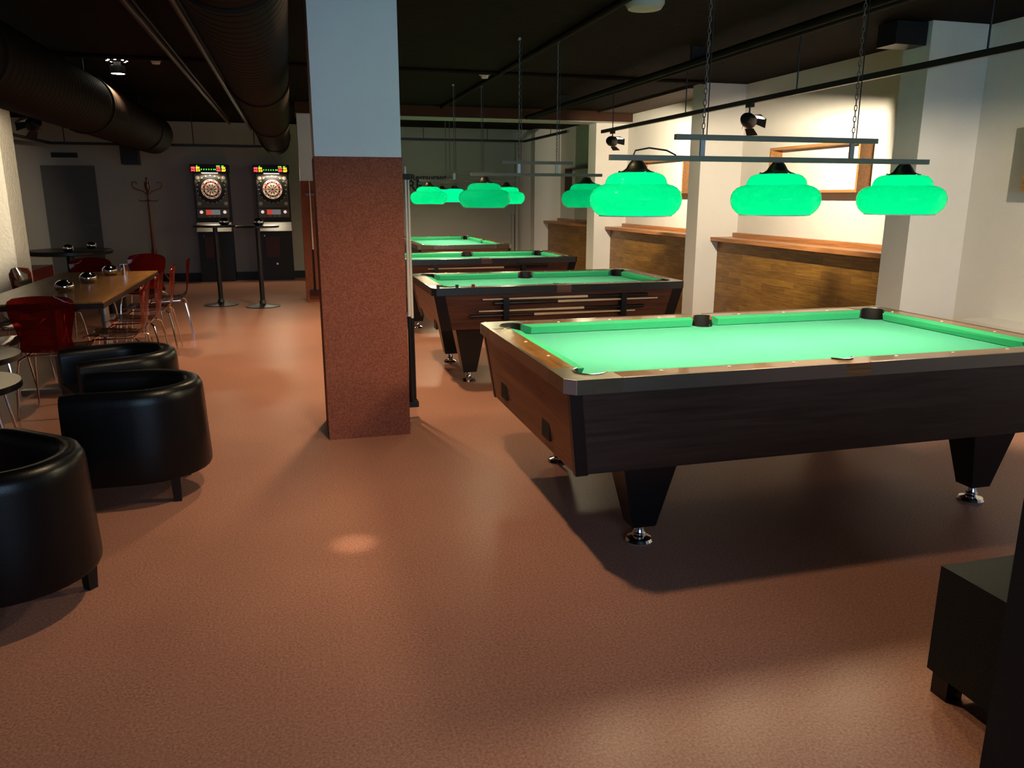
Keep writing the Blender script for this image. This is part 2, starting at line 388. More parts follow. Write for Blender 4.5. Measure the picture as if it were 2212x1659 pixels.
    for sy in (-1, 1):
        for sx in (-1, 1):
            f = lambda u, v, z, sx=sx, sy=sy: (sx*u, sy*(b-v), z)
            bm = B(); prism(bm, [(sp, .0155), (a-ca, .0155), (a-ca, w), (sp, w)], zr, T, f); r = mk('long_rail', bm, railm[0], t, bevel=.003)
            bm = B(); prism(bm, [(sp, 0), (a-ca, 0), (a-ca, .0165), (sp, .0165)], zr, T+.0015, f); mk('edge_trim', bm, edgem, r, bevel=.0075, seg=5, sharp=60)
            bm = B()   # cushion prism with mitred ends
            u0, u1 = sp+.008, a-.215; n0, n1 = sp+.022, a-.258
            hexa(bm, [f(u0, w, .750), f(u1, w, .750), f(n1, w+.043, .752), f(n0, w+.043, .752), f(u0, w, T-.001), f(u1, w, T-.001), f(n1, w+.052, T-.010), f(n0, w+.052, T-.010)])
            mk('cushion', bm, 'cushion_cloth', r, bevel=.003)
        f = lambda u, v, z, sy=sy: (u, sy*(b-v), z)
        th = math.degrees(math.asin((w-.135)/.058)); 
        bm = B(); prism(bm, [(-sp, 0), (sp, 0), (sp, w)] + arc(0, .135, .058, th, -180-th, 12) + [(-sp, w)], zr, T, f); s = mk('side_casting', bm, railm[0], t, bevel=.004)
        bm = B(); prism(bm, arc(0, .135, .059, th, -180-th, 14) + arc(0, .135, .051, -180-th, th, 14), .70, T+.004, f); mk('pocket_liner', bm, 'pocket_black', s)
        bm = B(); tube(bm, [f(u, v, T+.004) for u, v in arc(0, .135, .058, th+4, -184-th, 14)], .0022, 6); mk('pocket_rim', bm, 'brass_cap', s)
        bm = B(); lathe(bm, [(.057, T-.02), (.057, .64), (.01, .62)], f(0, .135, 0), 20, caps=False)
        for q in list(bm.verts):
            if q.co.z > .7 and (b-abs(q.co.y)) > .15: q.co.z = .742
        mk('pocket_cup', bm, 'rubber', s, fix=False)
    for sx in (-1, 1):
        f = lambda u, v, z, sx=sx: (sx*(a-u), v, z)
        bm = B(); prism(bm, [(.0155, -b+ca), (.0155, b-ca), (w, b-ca), (w, -b+ca)], zr, T, f); r = mk('short_rail', bm, railm[1], t, bevel=.003)
        bm = B(); prism(bm, [(0, -b+ca), (0, b-ca), (.0165, b-ca), (.0165, -b+ca)], zr, T+.0015, f); mk('edge_trim', bm, edgem, r, bevel=.0075, seg=5, sharp=60)
        bm = B(); u1 = b-.215; n1 = b-.258
        hexa(bm, [f(w, -u1, .750), f(w, u1, .750), f(w+.043, n1, .752), f(w+.035, -n1, .752), f(w, -u1, T-.001), f(w, u1, T-.001), f(w+.052, n1, T-.010), f(w+.052, -n1, T-.010)])
        mk('cushion', bm, 'cushion_cloth', r, bevel=.003)
    # sights
    bm = B(); d = (a-.17)/3.72
    def dot(x, y): lathe(bm, [(.0075, 0), (.0075, .0015)], (x, y, T), 12)
    for sy in (-1, 1):
        for s in (-1, 1):
            for q in (.85, 1.85, 2.85, 3.62):
                if q < 3 or True:
                    x = s*d*q
                    if abs(x) < a-ca+.05: dot(x, sy*(b-.088))
    for s in (-1, 1):
        for y in (-.53, -.25, .11, .50): dot(s*(a-.085), y*(b/.745))
    mk('rail_sights', bm, 'ivory', t)
    # bed with pocket notches
    q = w-.01; pts = []
    def cor(sx, sy):
        th = math.degrees(math.asin((q-pc)/pr)); A = arc(pc, pc, pr, th, -270-th+360, 8) if False else None
        return None
    quarter = arc(pc, pc, pr, math.degrees(math.asin((q-pc)/pr)), 90-math.degrees(math.asin((q-pc)/pr)), 8)   # bulges toward table centre
    def corner(sx, sy, rev):
        pp = [(sx*(a-u), sy*(b-v)) for u, v in quarter]
        return pp[::-1] if rev else pp
    hs = math.sqrt(.058**2-(.135-q)**2)
    def side(sy, rev):
        pp = [(u, sy*(b-v)) for u, v in arc(0, .135, .058, 180-math.degrees(math.asin((q-.135)/.058)), math.degrees(math.asin((q-.135)/.058)), 8)]
        return pp[::-1] if rev else pp
    pts = corner(-1, -1, True)[::-1]
    # go counter-clockwise: bottom-left -> bottom-right -> top-right -> top-left
    bl = corner(-1, -1, True); br = corner(1, -1, False); tr_ = corner(1, 1, True); tl = corner(-1, 1, False)
    pts = bl + side(-1, False) + br + tr_ + side(1, True) + tl
    bm = B(); prism(bm, pts, .743, .7485); bed = mk('cloth_bed', bm, 'baize', t, sharp=20)
    # legs
    lx, ly = a-.42, b-.17
    if style == 'B': lx, ly = a-.33, b-.20
    for sx in (-1, 1):
        for sy in (-1, 1):
            cx, cy = sx*lx, sy*(ly-.02)
            bm = B(); tx = .125; bx2 = .055
            hexa(bm, [(cx-bx2, cy-.05, .085), (cx+bx2, cy-.05, .085), (cx+bx2, cy+.05, .085), (cx-bx2, cy+.05, .085), (cx-tx, cy-.09, zb), (cx+tx, cy-.09, zb), (cx+tx, cy+.09, zb), (cx-tx, cy+.09, zb)])
            lg = mk('leg', bm, 'black_laminate', t, bevel=.012)
            bm = B(); lathe(bm, [(.058, 0), (.062, .006), (.055, .018), (.030, .026), (.024, .034), (.030, .042), (.024, .052), (.020, .09)], (cx, cy, 0), 24); mk('levelling_foot', bm, 'chrome', lg)
    return t
pool_table('large pool table in the foreground with brown wooden rails and chrome corner edges', (2.325, 3.53, 0), 2.67, 1.50, 'A')
def cue(bm_p, name, loc, direction, label, group, flip=False, Lc=1.45):
    d = Vector(direction).normalized()
    t = thing(name, label, 'cue', loc, 0, group)
    ps = [Vector((0,0,0)), d*Lc*.62, d*Lc]
    up = abs(d.z) > .7
    bm = B(); lathe(bm, [(.006, 0), (.011, Lc*.62)], (0,0,0), 12, axis=d); mk('shaft', bm, 'cue_maple_upright' if up else 'cue_maple', t)
    bm = B(); lathe(bm, [(.0115, 0), (.0150, Lc*.38-.01), (.013, Lc*.38)], d*Lc*.62, 12, axis=d); mk('butt', bm, 'black_laminate', t)
    bm = B(); lathe(bm, [(.0055, -.012), (.0062, 0)], (0,0,0), 12, axis=d); mk('tip', bm, 'white_trim', t)
    return t
def rack(t, yface, x0, x1, z0, z1, slots):
    for x in (x0, x1):
        bm = B(); box(bm, x-.022, x+.022, yface-.080, yface, z0, z1)
        h = mk('cue_holder', bm, 'black_laminate', t, bevel=.006)
t2 = pool_table('pool table with cues racked on its side, directly behind the foreground table', (2.09, 6.60, 0), 2.16, 1.24, 'B', zb=.46, taper=.06)
rack(t2, -.580, 1.595-2.09, 2.60-2.09, .535, .72, 4)
grp = 'cues racked on the side of the second pool table'
yf = 6.60-.628
for z, x, fl, lab in ((.705, 1.42, 1, 'topmost cue on the second pool table\'s side rack'), (.672, 2.90, -1, 'second cue from the top on the pool table side rack, brass ferrule at right'),
                  (.612, 1.39, 1, 'third cue from the top on the pool table side rack'), (.575, 2.70, -1, 'lowest cue on the pool table side rack, pale shaft at right')):
    cue(None, 'cue_stick', (x, yf, z), (fl, 0, .0), lab, grp, Lc=1.40)
t3 = pool_table('pool table third from the camera, one cue on its side', (2.12, 9.37, 0), 2.22, 1.20, 'B', zb=.46, taper=.06)
rack(t3, -.565, 1.53-2.12, 2.55-2.12, .56, .72, 1)
cue(None, 'cue_stick', (1.45, 8.755, .70), (1, 0, 0), 'single cue held on the side of the third pool table', grp+' ', Lc=1.4)['group'] = 'cues on the third pool table'
pool_table('farthest pool table, turned end-on near the back wall', (2.42, 12.62, 0), 2.62, 1.40, 'A', rz=PI/2)
# chalk cubes on the near rail of the second table
for x, m, lab in ((1.065, 'chalk_brown', 'brown chalk cube on the corner of the second pool table'), (1.215, 'chalk_blue', 'dark blue chalk cube on the rail of the second pool table'), (1.345, 'chalk_red', 'red chalk cube on the rail of the second pool table')):
    bm = B(); box(bm, -.011, .011, -.011, .011, 0, .022); o = mk('chalk_cube', bm, m, loc=(x, 6.025, .8025 if x < 1.2 else .8005), bevel=.002)
    tag(o, lab, 'chalk', 'chalk cubes on the second pool table')

# ------------------------------------------------------------------ billiard lamps
def chain(bm, p, q, n=None):
    p, q = Vector(p), Vector(q); L = (q-p).length; n = int(L/.026)
    d = (q-p)/n; dn = d.normalized(); u = dn.orthogonal().normalized(); v = dn.cross(u)
    for i in range(n):
        c = p+d*(i+.5); s = (u, v)[i % 2]
        pts = []
        for k in range(8):
            an = 2*PI*k/8; pts.append(c + dn*.0165*math.cos(an) + s*.0065*math.sin(an))
        tube(bm, pts, .0022, 4, closed=True)
LIGHTS = []
def pendant(name, label, loc, rz, Lb, Lu, xs, bulb_w, zs=1.41, cable=True):
    t = thing(name, label, 'lamp', loc, rz, 'green shaded billiard lamps'); t.location.z = 0
    zb0 = 1.662
    mk('lower_bar', box(B(), -Lb/2, Lb/2, -.0125, .0125, zb0, zb0+.025), 'bar_steel', t, bevel=.002)
    mk('upper_bar', box(B(), -Lu/2, Lu/2, -.0125, .0125, zb0+.098, zb0+.123), 'bar_steel', t, bevel=.002)
    for s in (-1, 1):
        x = s*(Lu/2-.145)
        mk('strut', box(B(), x-.012, x+.012, -.006, .006, zb0+.025, zb0+.098), 'satin_steel', t)
        bm = B(); chain(bm, (x, 0, zb0+.123), (x*.99, 0, H-.02)); 
        c = mk('chain', bm, 'chain_steel', t)
        bm = B(); lathe(bm, [(.0, 0), (.016, .004), (.016, .02)], (x*.99, 0, H-.02), 12); mk('ceiling_hook', bm, 'satin_steel', c)
        bm = B(); cyl(bm, (x+.02, 0, zb0+.12), (x+.02, 0, H), .003, n=6); mk('power_cord', bm, 'black_metal', c)
    for x in xs:
        pr = [(.172, 0), (.186, .010), (.203, .028), (.214, .050), (.2175, .072), (.215, .094), (.206, .113), (.191, .128), (.172, .138), (.152, .143), (.1455, .146), (.1445, .152), (.142, .162), (.134, .176), (.120, .188), (.102, .195), (.085, .198), (.070, .199)]
        bm = B(); lathe(bm, pr, (x, 0, zs), 48, caps=False)
        for f in bm.faces:
            if f.normal.dot(Vector((f.calc_center_median().x-x, f.calc_center_median().y, 0))) < 0: f.normal_flip()
        s = mk('shade', bm, 'green_shade_glass', t, sharp=60, fix=False)
        bm = B(); lathe(bm, [(.086, .194), (.083, .200), (.064, .206), (.050, .216), (.040, .234), (.030, .248), (.024, .252)], (x, 0, zs), 32); mk('shade_cap', bm, 'brass_cap', s, sharp=60)
        bm = B()
        for k in range(3):
            an = 2*PI*k/3+.6; lathe(bm, [(.006, 0), (.007, .006), (.001, .010)], (x+.080*math.cos(an), .080*math.sin(an), zs+.196), 8)
        mk('cap_screws', bm, 'chrome', s)
        bm = B(); lathe(bm, [(.172, -.004), (.172, .002), (.162, .002), (.162, -.004), (.172, -.004)], (x, 0, zs), 40, caps=False); mk('shade_rim', bm, 'white_trim', s)
        bm = B(); lathe(bm, [(.001, -.055), (.018, -.05), (.030, -.030), (.028, -.012), (.016, .02), (.014, .05)], (x, 0, zs+.125), 16); bl = mk('bulb', bm, 'bulb_glow', s)
        bl.visible_shadow = True
        wx = loc[0] + x*math.cos(rz); wy = loc[1] + x*math.sin(rz)
        LIGHTS.append((wx, wy, zs+.050, bulb_w))
    if cable:
        bm = B(); x = xs[0]
        tube(bm, [(x-.02, 0, zb0+.02), (x-.01, 0, zb0+.045), (x+.06, 0, zb0+.058), (x+.15, 0, zb0+.048), (x+.2, 0, zb0+.027)], .004, 6); mk('cable_loop', bm, 'black_metal', t)
pendant('billiard_lamp', 'lamp bar with three green shades hanging over the front pool table', (2.337, 3.52, 0), 0, 1.79, 1.13, (-.757, 0, .752), 1.0)
pendant('billiard_lamp', 'lamp bar with two dark green shades over the second pool table', (2.04, 6.57, 0), 0, 1.165, .625, (-.468, .445), .38, zs=1.405, cable=False)
pendant('billiard_lamp', 'lamp bar with two green shades over the third pool table', (2.052, 9.40, 0), 0, 1.165, .625, (-.478, .478), .8, zs=1.405, cable=False)
pendant('billiard_lamp', 'end-on lamp bar with green shades over the farthest pool table', (2.43, 12.62, 0), PI/2, 1.3, .625, (-.52, .55), 1.3, zs=1.405, cable=False)

# ------------------------------------------------------------------ track rail and spots
t = thing('track_rail', 'long black lighting track hanging along the right wall', 'track light rail', (3.9, 6, 2.30))
mk('rail', box(B(), -.018, .018, -4.0, 3.80, -.02, .02), 'black_metal', t)
for y in (-2.1, -.3, 1.55, 3.45):
    bm = B(); cyl(bm, (0, y, .02), (0, y, H-2.30), .006, n=8); mk('hanger_rod', bm, 'black_metal', t)
def spot(label, loc, target, power, size=1.25, s=1.0, up=None):
    up = up if up is not None else 2.28-loc[2]
    t = thing('spotlight', label, 'spotlight', loc, 0, 'black spotlights with barn doors')
    d = (Vector(target)-Vector(loc)).normalized()
    ax = d.cross(Vector((0,0,1))).normalized(); ay = ax.cross(d)
    R = Matrix((ax, ay, d)).transposed()
    bm = B(); lathe(bm, [(.0, -.086), (.03, -.085), (.045, -.08), (.060, -.04), (.062, .03), (.060, .03), (.052, .03), (.050, -.02), (.0, -.03)], (0,0,0), 24, axis=d, caps=False); mk('housing', bm, 'black_metal', t, fix=False)
    bm = B(); lathe(bm, [(.050, -.022), (.0, -.022)], (0,0,0), 24, axis=d); mk('lens', bm, 'spot_glow', t)
    if up > 0:
        bm = B(); cyl(bm, (0, 0, .05), (0, 0, up), .008, n=8); box(bm, -.02, .02, -.04, .04, up-.03, up); mk('bracket', bm, 'black_metal', t)
    for k in range(4):
        an = k*PI/2; wd = (.036, .115, .036, .052)[k]; ln = (.085, .075, .085, .08)[k]; fl = (.55, -.33, .55, .45)[k]
        bm = B(); P = []
        for (q, r) in ((0, .058), (ln, .058+ln*fl)):
            for sgn in (-1, 1):
                ww = wd*(.75 if q == 0 else 1.0)
                base = R @ Vector((math.cos(an)*r - math.sin(an)*sgn*ww, math.sin(an)*r + math.cos(an)*sgn*ww, .03+q)); P.append(base)
        off = R @ Vector((math.cos(an), math.sin(an), 0))*.0025
        hexa(bm, [P[0], P[1], P[3], P[2], P[0]+off, P[1]+off, P[3]+off, P[2]+off]); mk('barn_door', bm, 'black_metal', t)
    l = bpy.data.lights.new('spot_lamp', 'SPOT'); l.energy = power; l.spot_size = size; l.spot_blend = .5; l.color = (1, .86, .62); l.shadow_soft_size = .01
    o = bpy.data.objects.new('spot_lamp', l); COL.objects.link(o); o.location = Vector(loc)+d*.02
    o.rotation_euler = d.to_track_quat('-Z', 'Y').to_euler()
spot('black spotlight with open barn doors on the track, nearer and larger one', (3.9, 6.36, 2.14), (5.135, 7.2, 1.80), 220, 2.6)
spot('small black spotlight at the far end of the lighting track', (3.9, 9.45, 2.16), (5.135, 10.35, 2.05), 220, 2.6)
spot('spotlight on the near end of the lighting track, beyond the right picture edge', (3.9, 2.7, 2.15), (5.135, 3.6, 1.45), 150, 2.4)
spot('glowing spotlight hanging at far left, aimed at the white pillar', (-2.23, 8.4, 2.13), (-3.75, 10.45, 1.6), 300, .95, up=.62)
tag(mk('loudspeaker', box(B(), -.12, .15, -.10, .10, -.07, .09), 'black_metal', loc=(4.43, 5.24, 2.65), bevel=.01), 'black loudspeaker under the ceiling at the near pilaster', 'loudspeaker')
tag(mk('loudspeaker', box(B(), -.13, .13, -.12, .12, 0, .38), 'black_metal', loc=(-2.49, 14.5, 1.99), bevel=.015), 'black loudspeaker hanging before the back wall left of the dart machines', 'loudspeaker')
bm = B(); cyl(bm, (-2.49, 14.5, 2.37), (-2.49, 14.5, H), .012, n=8); bpy.context.view_layer.update()
o = mk('bracket', bm, 'black_metal'); par = [q for q in bpy.data.objects if q.name == 'loudspeaker.001'][0]; o.parent = par; o.location = (2.49, -14.5, -1.99)

# ------------------------------------------------------------------ ducts and pipes
def duct(name, label, x, z, r, y0, y1, mat='duct_paint', rings=1.0, cat='duct'):
    t = thing(name, label, cat, (x, y0, z))
    bm = B(); prof = []; L = y1-y0; n = int(L/.1)
    for i in range(n+1):
        prof += [(r, i*L/n), (r+.002, i*L/n+.005), (r, i*L/n+.01)] if i < n else [(r, L)]
    lathe(bm, prof, (0,0,0), 40, axis=(0,1,0)); mk('duct_body', bm, mat, t, sharp=20)
    k = 0
    y = 1.0
    while y < L:
        bm = B(); lathe(bm, [(r, 0), (r+.012, .005), (r+.012, .035), (r, .04)], (0, y, 0), 40, axis=(0,1,0), caps=False); mk('joint_collar', bm, mat, t); 
        bm = B(); cyl(bm, (0, y+.2, r-.01), (0, y+.2, H-z), .006, n=6); mk('hanger', bm, 'black_metal', t); y += 2.9
duct('ventilation_duct', 'big dark round ventilation duct beside the front pillar', -.165, 2.29, .203, -1.0, 12.6)
duct('ventilation_duct', 'dark round ventilation duct on the far left under the ceiling', -1.78, 2.32, .26, 1.5, 12.2)
for x, z, lab in ((-.845, 2.58, 'left one of two thin brown pipes under the ceiling beside the big duct'), (-.53, 2.50, 'right one of two thin brown pipes under the ceiling beside the big duct')):
    t = thing('ceiling_pipe', lab, 'pipe', (x, -1, z), 0, 'brown pipes under the ceiling')
    bm = B(); cyl(bm, (0,0,0), (0, 14.3, 0), .024, n=20); mk('pipe', bm, 'pipe_paint', t)
    bm = B(); cyl(bm, (.0, 0, .06), (.0, 14.3, .06), .012, n=12); mk('thin_pipe', bm, 'pipe_paint', t)
    for y in (2, 6, 10, 14):
        bm = B(); cyl(bm, (0, y, .0), (0, y, H-z), .005, n=6); mk('hanger', bm, 'black_metal', t)
bm = B(); cyl(bm, (0,0,0), (0, 13.4, 0), .022, n=12); tag(mk('ceiling_pipe', bm, 'duct_paint', loc=(2.16, -1.5, H-.0225)), 'thin dark conduit running along the ceiling above the pool tables', 'pipe')
t = thing('ceiling_pipe', 'dark twin pipes under the ceiling left of the lighting track', 'pipe', (3.42, 1.0, 2.62))
for dx in (0, .09):
    bm = B(); cyl(bm, (dx, 0, 0), (dx, 10.6, 0), .028, n=14); mk('pipe', bm, 'black_pipe', t)
for y in (2.0, 5.5, 9):
    bm = B(); box(bm, -.03, .12, y, y+.03, .02, H-2.62); mk('hanger', bm, 'black_metal', t)
bm = B(); cyl(bm, (-5.4, 8.35, H-.018), (XP-.05, 8.35, H-.018), .018, n=10); tag(mk('ceiling_pipe', bm, 'duct_paint'), 'thin dark conduit crossing the ceiling from side to side', 'pipe')
# far track loop
t = thing('track_rail', 'black lighting track along the back wall behind the farthest pool table', 'track light rail', (0, 0, 2.50))
mk('rail', box(B(), .7, 4.3, 14.75, 14.79, -.02, .02), 'black_metal', t); mk('rail', box(B(), 4.3, 4.34, 12.3, 14.79, -.02, .02), 'black_metal', t)
for x, y in ((1.2, 14.77), (2.4, 14.77), (3.6, 14.77), (4.32, 13.2)):
    bm = B(); cyl(bm, (x, y, .02), (x, y, .25), .006, n=6); mk('hanger_rod', bm, 'black_metal', t)
t = thing('track_rail', 'black lighting track in the dim left corner before the dart machines', 'track light rail', (0, 0, 2.255))
mk('rail', box(B(), -3.38, -.1, 13.48, 13.52, -.02, .02), 'black_metal', t); mk('rail', box(B(), -3.42, -3.38, 9.2, 13.52, -.02, .02), 'black_metal', t)
for x in (-3.2, -2.3, -1.4, -.5):
    bm = B(); cyl(bm, (x, 13.5, .02), (x, 13.5, H-2.255), .007, n=6); mk('hanger_rod', bm, 'black_metal', t)

# smoke detectors, ceiling dome
for x, y, lab in ((2.04, 8.48, 'white smoke detector on the ceiling over the pool tables'), (-1.14, 8.43, 'dim smoke detector on the ceiling between downlight and pipes')):
    t = thing('smoke_detector', lab, 'smoke detector', (x, y, H), 0, 'smoke detectors on the ceiling')
    bm = B(); lathe(bm, [(.001, -.001), (.06, -.001), (.058, -.022), (.0, -.022)], (0,0,0), 24); mk('base', bm, 'white_trim', t)
    bm = B(); lathe(bm, [(.038, -.022), (.040, -.035), (.034, -.052), (.0, -.055)], (0,0,0), 24); mk('sensor_head', bm, 'white_trim', t)
bm = B(); lathe(bm, [(.13, 0), (.13, -.02), (.11, -.05), (.0, -.06)], (0,0,0), 32); tag(mk('ceiling_dome', bm, 'grey_plastic', loc=(2.33, 5.16, H)), 'pale dome fitting on the ceiling cut off by the top edge', 'ceiling light')
# downlights
def downlight(label, x, y, w, visible=True):
    t = thing('downlight', label, 'ceiling light', (x, y, H), 0, 'round downlights under the ceiling')
    bm = B(); lathe(bm, [(.10, 0), (.10, -.012), (.07, -.018), (.0, -.018)], (0,0,0), 32); mk('ceiling_plate', bm, 'black_metal', t)
    bm = B()
    for k in range(8):
        an = 2*PI*k/8; lathe(bm, [(.010, 0), (.010, .003)], (.085*math.cos(an), .085*math.sin(an), -.0165), 8)
    mk('light_slots', bm, 'spot_glow', t)
    bm = B(); cyl(bm, (0,0,-.018), (0,0,-.05), .03, n=16); lathe(bm, [(.03, -.05), (.066, -.06), (.068, -.13), (.060, -.13), (.058, -.10), (.0, -.10)], (0,0,0), 28, caps=False); mk('housing', bm, 'black_metal', t)
    bm = B(); lathe(bm, [(.058, -.128), (.0, -.126)], (0,0,0), 28); mk('lens', bm, 'downlight_glow', t)
    l = bpy.data.lights.new('downlight_lamp', 'SPOT'); l.energy = w; l.spot_size = 2.15; l.spot_blend = .6; l.color = (1, .72, .42); l.shadow_soft_size = .06
    o = bpy.data.objects.new('downlight_lamp', l); COL.objects.link(o); o.location = (x, y, H-.14)
downlight('glowing round downlight below the dark ceiling at left', -1.505, 8.6, 90)
downlight('round downlight hidden behind the front pillar, farther one', .47, 9.2, 260)
downlight('round downlight hidden behind the front pillar, nearer one', .45, 6.35, 245)
downlight('round downlight above the camera\'s view between front table and tub chairs', .47, 3.4, 140)

# added narrow beam, makes the bright spot on the floor before the pillar
l = bpy.data.lights.new('added_floor_beam', 'SPOT'); l.energy = 190; l.spot_size = .095; l.spot_blend = 1; l.color = (1, .78, .52); l.shadow_soft_size = .03
o = bpy.data.objects.new('added_floor_beam', l); COL.objects.link(o); o.location = (.47, 3.4, H-.14)
o.rotation_euler = (Vector((.178, 3.27, 0))-Vector((.47, 3.4, H-.14))).to_track_quat('-Z', 'Y').to_euler()

# ------------------------------------------------------------------ cues on columns
t = thing('cue_rack', 'black cue rack on the right side of the front pillar', 'cue rack', (.657, 5.08, 0))
bm = B(); box(bm, 0, .085, .04, .20, 1.60, 1.635); mk('upper_holder', bm, 'rubber', t, bevel=.004)
bm = B(); box(bm, 0, .10, .04, .20, .10, .135); mk('lower_holder', bm, 'black_laminate', t, bevel=.004)
for x, y, h, lab in ((.742, 5.22, 1.48, 'outermost cue with black butt in the rack on the front pillar'), (.715, 5.16, 1.535, 'middle cue in the rack on the front pillar'), (.692, 5.20, 1.55, 'innermost cue in the rack, close to the front pillar')):
    cue(None, 'cue_stick', (x, y, .135+h), (0, 0, -1), lab, 'cues in the rack on the front pillar', Lc=h)
t = thing('cue_rack', 'black cue rack low on the far pillar', 'cue rack', (.26, 11.65, 0))
mk('lower_holder', box(B(), -.07, .12, -.10, 0, .14, .18), 'black_laminate', t, bevel=.004); mk('upper_holder', box(B(), -.05, .12, -.08, 0, 1.50, 1.53), 'bent_wood', t)
cue(None, 'cue_stick', (.262, 11.55, 1.70), (0, 0, -1), 'cue leaning upright on the far pillar', 'cues on the far pillar', Lc=1.52)

# ------------------------------------------------------------------ dart machines
def textbm(items, size, y, extrude=.001, offset=0.0):
    bm = B()
    for s_, x, z in items:
        cu = bpy.data.curves.new('lettering', 'FONT'); cu.body = s_; cu.size = size; cu.extrude = extrude; cu.offset = offset
        o = bpy.data.objects.new('lettering', cu); me = o.to_mesh()
        me.transform(Matrix.Translation((x, y, z)) @ Matrix.Rotation(PI/2, 4, 'X')); bm.from_mesh(me); o.to_mesh_clear()
        bpy.data.objects.remove(o); bpy.data.curves.remove(cu)
    return bm
def dart_machine(label, loc):
    t = thing('dart_machine', label, 'dart machine', loc, 0, 'electronic dart machines at the back wall')
    c = mk('cabinet', box(B(), -.285, .285, 0, .36, 0, .87), 'machine_black', t, bevel=.01)
    mk('coin_door', box(B(), -.18, .06, -.012, 0, .42, .78), 'machine_dark_red', c, bevel=.004)
    bm = B(); lathe(bm, [(.02, 0), (.018, .012)], (-.19, -.006, .80), 12, axis=(0,-1,0)); lathe(bm, [(.022, 0), (.02, .012)], (.0, -.012, .30), 12, axis=(0,-1,0)); mk('lock', bm, 'chrome', c)
    bm = B(); hexa(bm, [(-.285, -.16, .885), (.285, -.16, .885), (.285, .36, .885), (-.285, .36, .885), (-.285, 0, 1.04), (.285, 0, 1.04), (.285, .36, 1.04), (-.285, .36, 1.04)]); mk('control_shelf', bm, 'shelf_grey', t, bevel=.006)
    mk('head', box(B(), -.29, .29, .0, .30, 1.04, 1.88), 'machine_black', t, bevel=.006)
    fp = mk('front_panel', box(B(), -.262, .262, -.006, 0, 1.29, 1.86), 'machine_face', t)
    # score display leaning forward
    h = mk('score_display', box(B(), -.305, .305, -.13, .28, 1.88, 2.02), 'machine_black', t, bevel=.006)
    for x, c1, c2 in ((-.292, '488', '342'), (.118, '378', '494')): mk('score_digits', textbm([(c1, x, 1.945), (c2, x, 1.902)], .045, -.132, .001, .0006), 'led_red', h)
    for x, c1, c2 in ((-.212, '501', '213'), (.203, '981', '867')): mk('score_digits', textbm([(c1, x, 1.945), (c2, x, 1.902)], .045, -.132, .001, .0006), 'led_yellow', h)
    bm = B()
    for x in (-.13, -.09, -.05, -.01, .03, .07, .095): box(bm, x, x+.014, -.134, -.13, 1.925, 1.942)
    for x in (.12, .14, .16, .205, .225, -.2): box(bm, x, x+.016, -.134, -.13, 1.985, 1.998)
    mk('green_leds', bm, 'led_green', h)
    bm = B(); box(bm, -.13, .13, -.12, -.02, 1.872, 1.879); mk('board_light', bm, 'board_glow', h)
    # target
    zc = 1.605; g = mk('catch_ring', lathe(B(), [(.235, 0), (.235, .018), (.165, .024), (.0, .024)], (0, -.006, zc), 40, axis=(0,-1,0)), 'machine_black', t)
    bm = B(); rr = [.010, .022, .085, .103, .140, .160]; n = 20
    def pt(r, k): an = 2*PI*(k-.5)/n; return (r*math.sin(an), -.034, zc+r*math.cos(an))
    for k in range(n):
        for j in range(len(rr)-1):
            v = [bm.verts.new(pt(rr[j], k)), bm.verts.new(pt(rr[j], k+1)), bm.verts.new(pt(rr[j+1], k+1)), bm.verts.new(pt(rr[j+1], k))]
            f = bm.faces.new(v); f.material_index = (0 if j in (2, 4) and False else 0)
            if j in (2, 4): f.material_index = 1 if k % 2 else 0
            elif j == 0: f.material_index = 1
            else: f.material_index = 2 if k % 2 else 0
            if j == 3: f.material_index = 1 if k % 2 else 2
    mk('dartboard', bm, ['dart_cream', 'dart_red', 'dart_black'], g, fix=False)
    bm = B()
    for r in (.085, .103, .140, .162): tube(bm, [(r*math.cos(2*PI*i/40), -.036, zc+r*math.sin(2*PI*i/40)) for i in range(40)], .0030, 5, closed=True)
    for k in range(n):
        an = 2*PI*(k-.5)/n; tube(bm, [(.02*math.sin(an), -.036, zc+.02*math.cos(an)), (.162*math.sin(an), -.036, zc+.162*math.cos(an))], .0016, 4)
    mk('segment_web', bm, 'dart_cream', g)
    bm = B()
    for k in range(20):
        an = 2*PI*k/20; box(bm, .232*math.sin(an)-.009, .232*math.sin(an)+.009, -.030, -.006, zc+.232*math.cos(an)-.007, zc+.232*math.cos(an)+.007)
    mk('number_marks', bm, 'speaker_mesh', g)
    for sx in (-1, 1):
        for z in (1.80, 1.36):
            bm = B(); lathe(bm, [(.032, 0), (.030, .006), (.0, .008)], (sx*.215, -.006, z), 20, axis=(0,-1,0)); mk('loudspeaker_grille', bm, 'speaker_mesh', fp)
    lp = mk('button_panel', box(B(), -.262, .262, -.008, 0, 1.12, 1.27), 'machine_face', t)
    mk('player_display', box(B(), -.12, -.03, -.011, -.007, 1.17, 1.255), 'panel_red', lp); mk('player_display', box(B(), -.03, .115, -.011, -.007, 1.17, 1.255), 'panel_grey', lp)
    for x in (-.195, .19):
        bm = B(); lathe(bm, [(.028, 0), (.026, .008), (.0, .010)], (x, -.008, 1.215), 16, axis=(0,-1,0)); mk('push_button', bm, 'button_white', lp)
    for x in (-.08, 0, .07): mk('card_slot', box(B(), x, x+.035, -.012, -.006, 1.138, 1.15), 'speaker_mesh', lp)
    l = bpy.data.lights.new('board_lamp', 'AREA'); l.shape = 'RECTANGLE'; l.size = .24; l.size_y = .05; l.energy = 7 if loc[0] < -1 else 14; l.color = (1, .85, .6)
    o = bpy.data.objects.new('board_lamp', l); COL.objects.link(o); o.location = (loc[0], loc[1]-.075, 1.868); o.rotation_euler = (-.45, 0, 0)
    return t
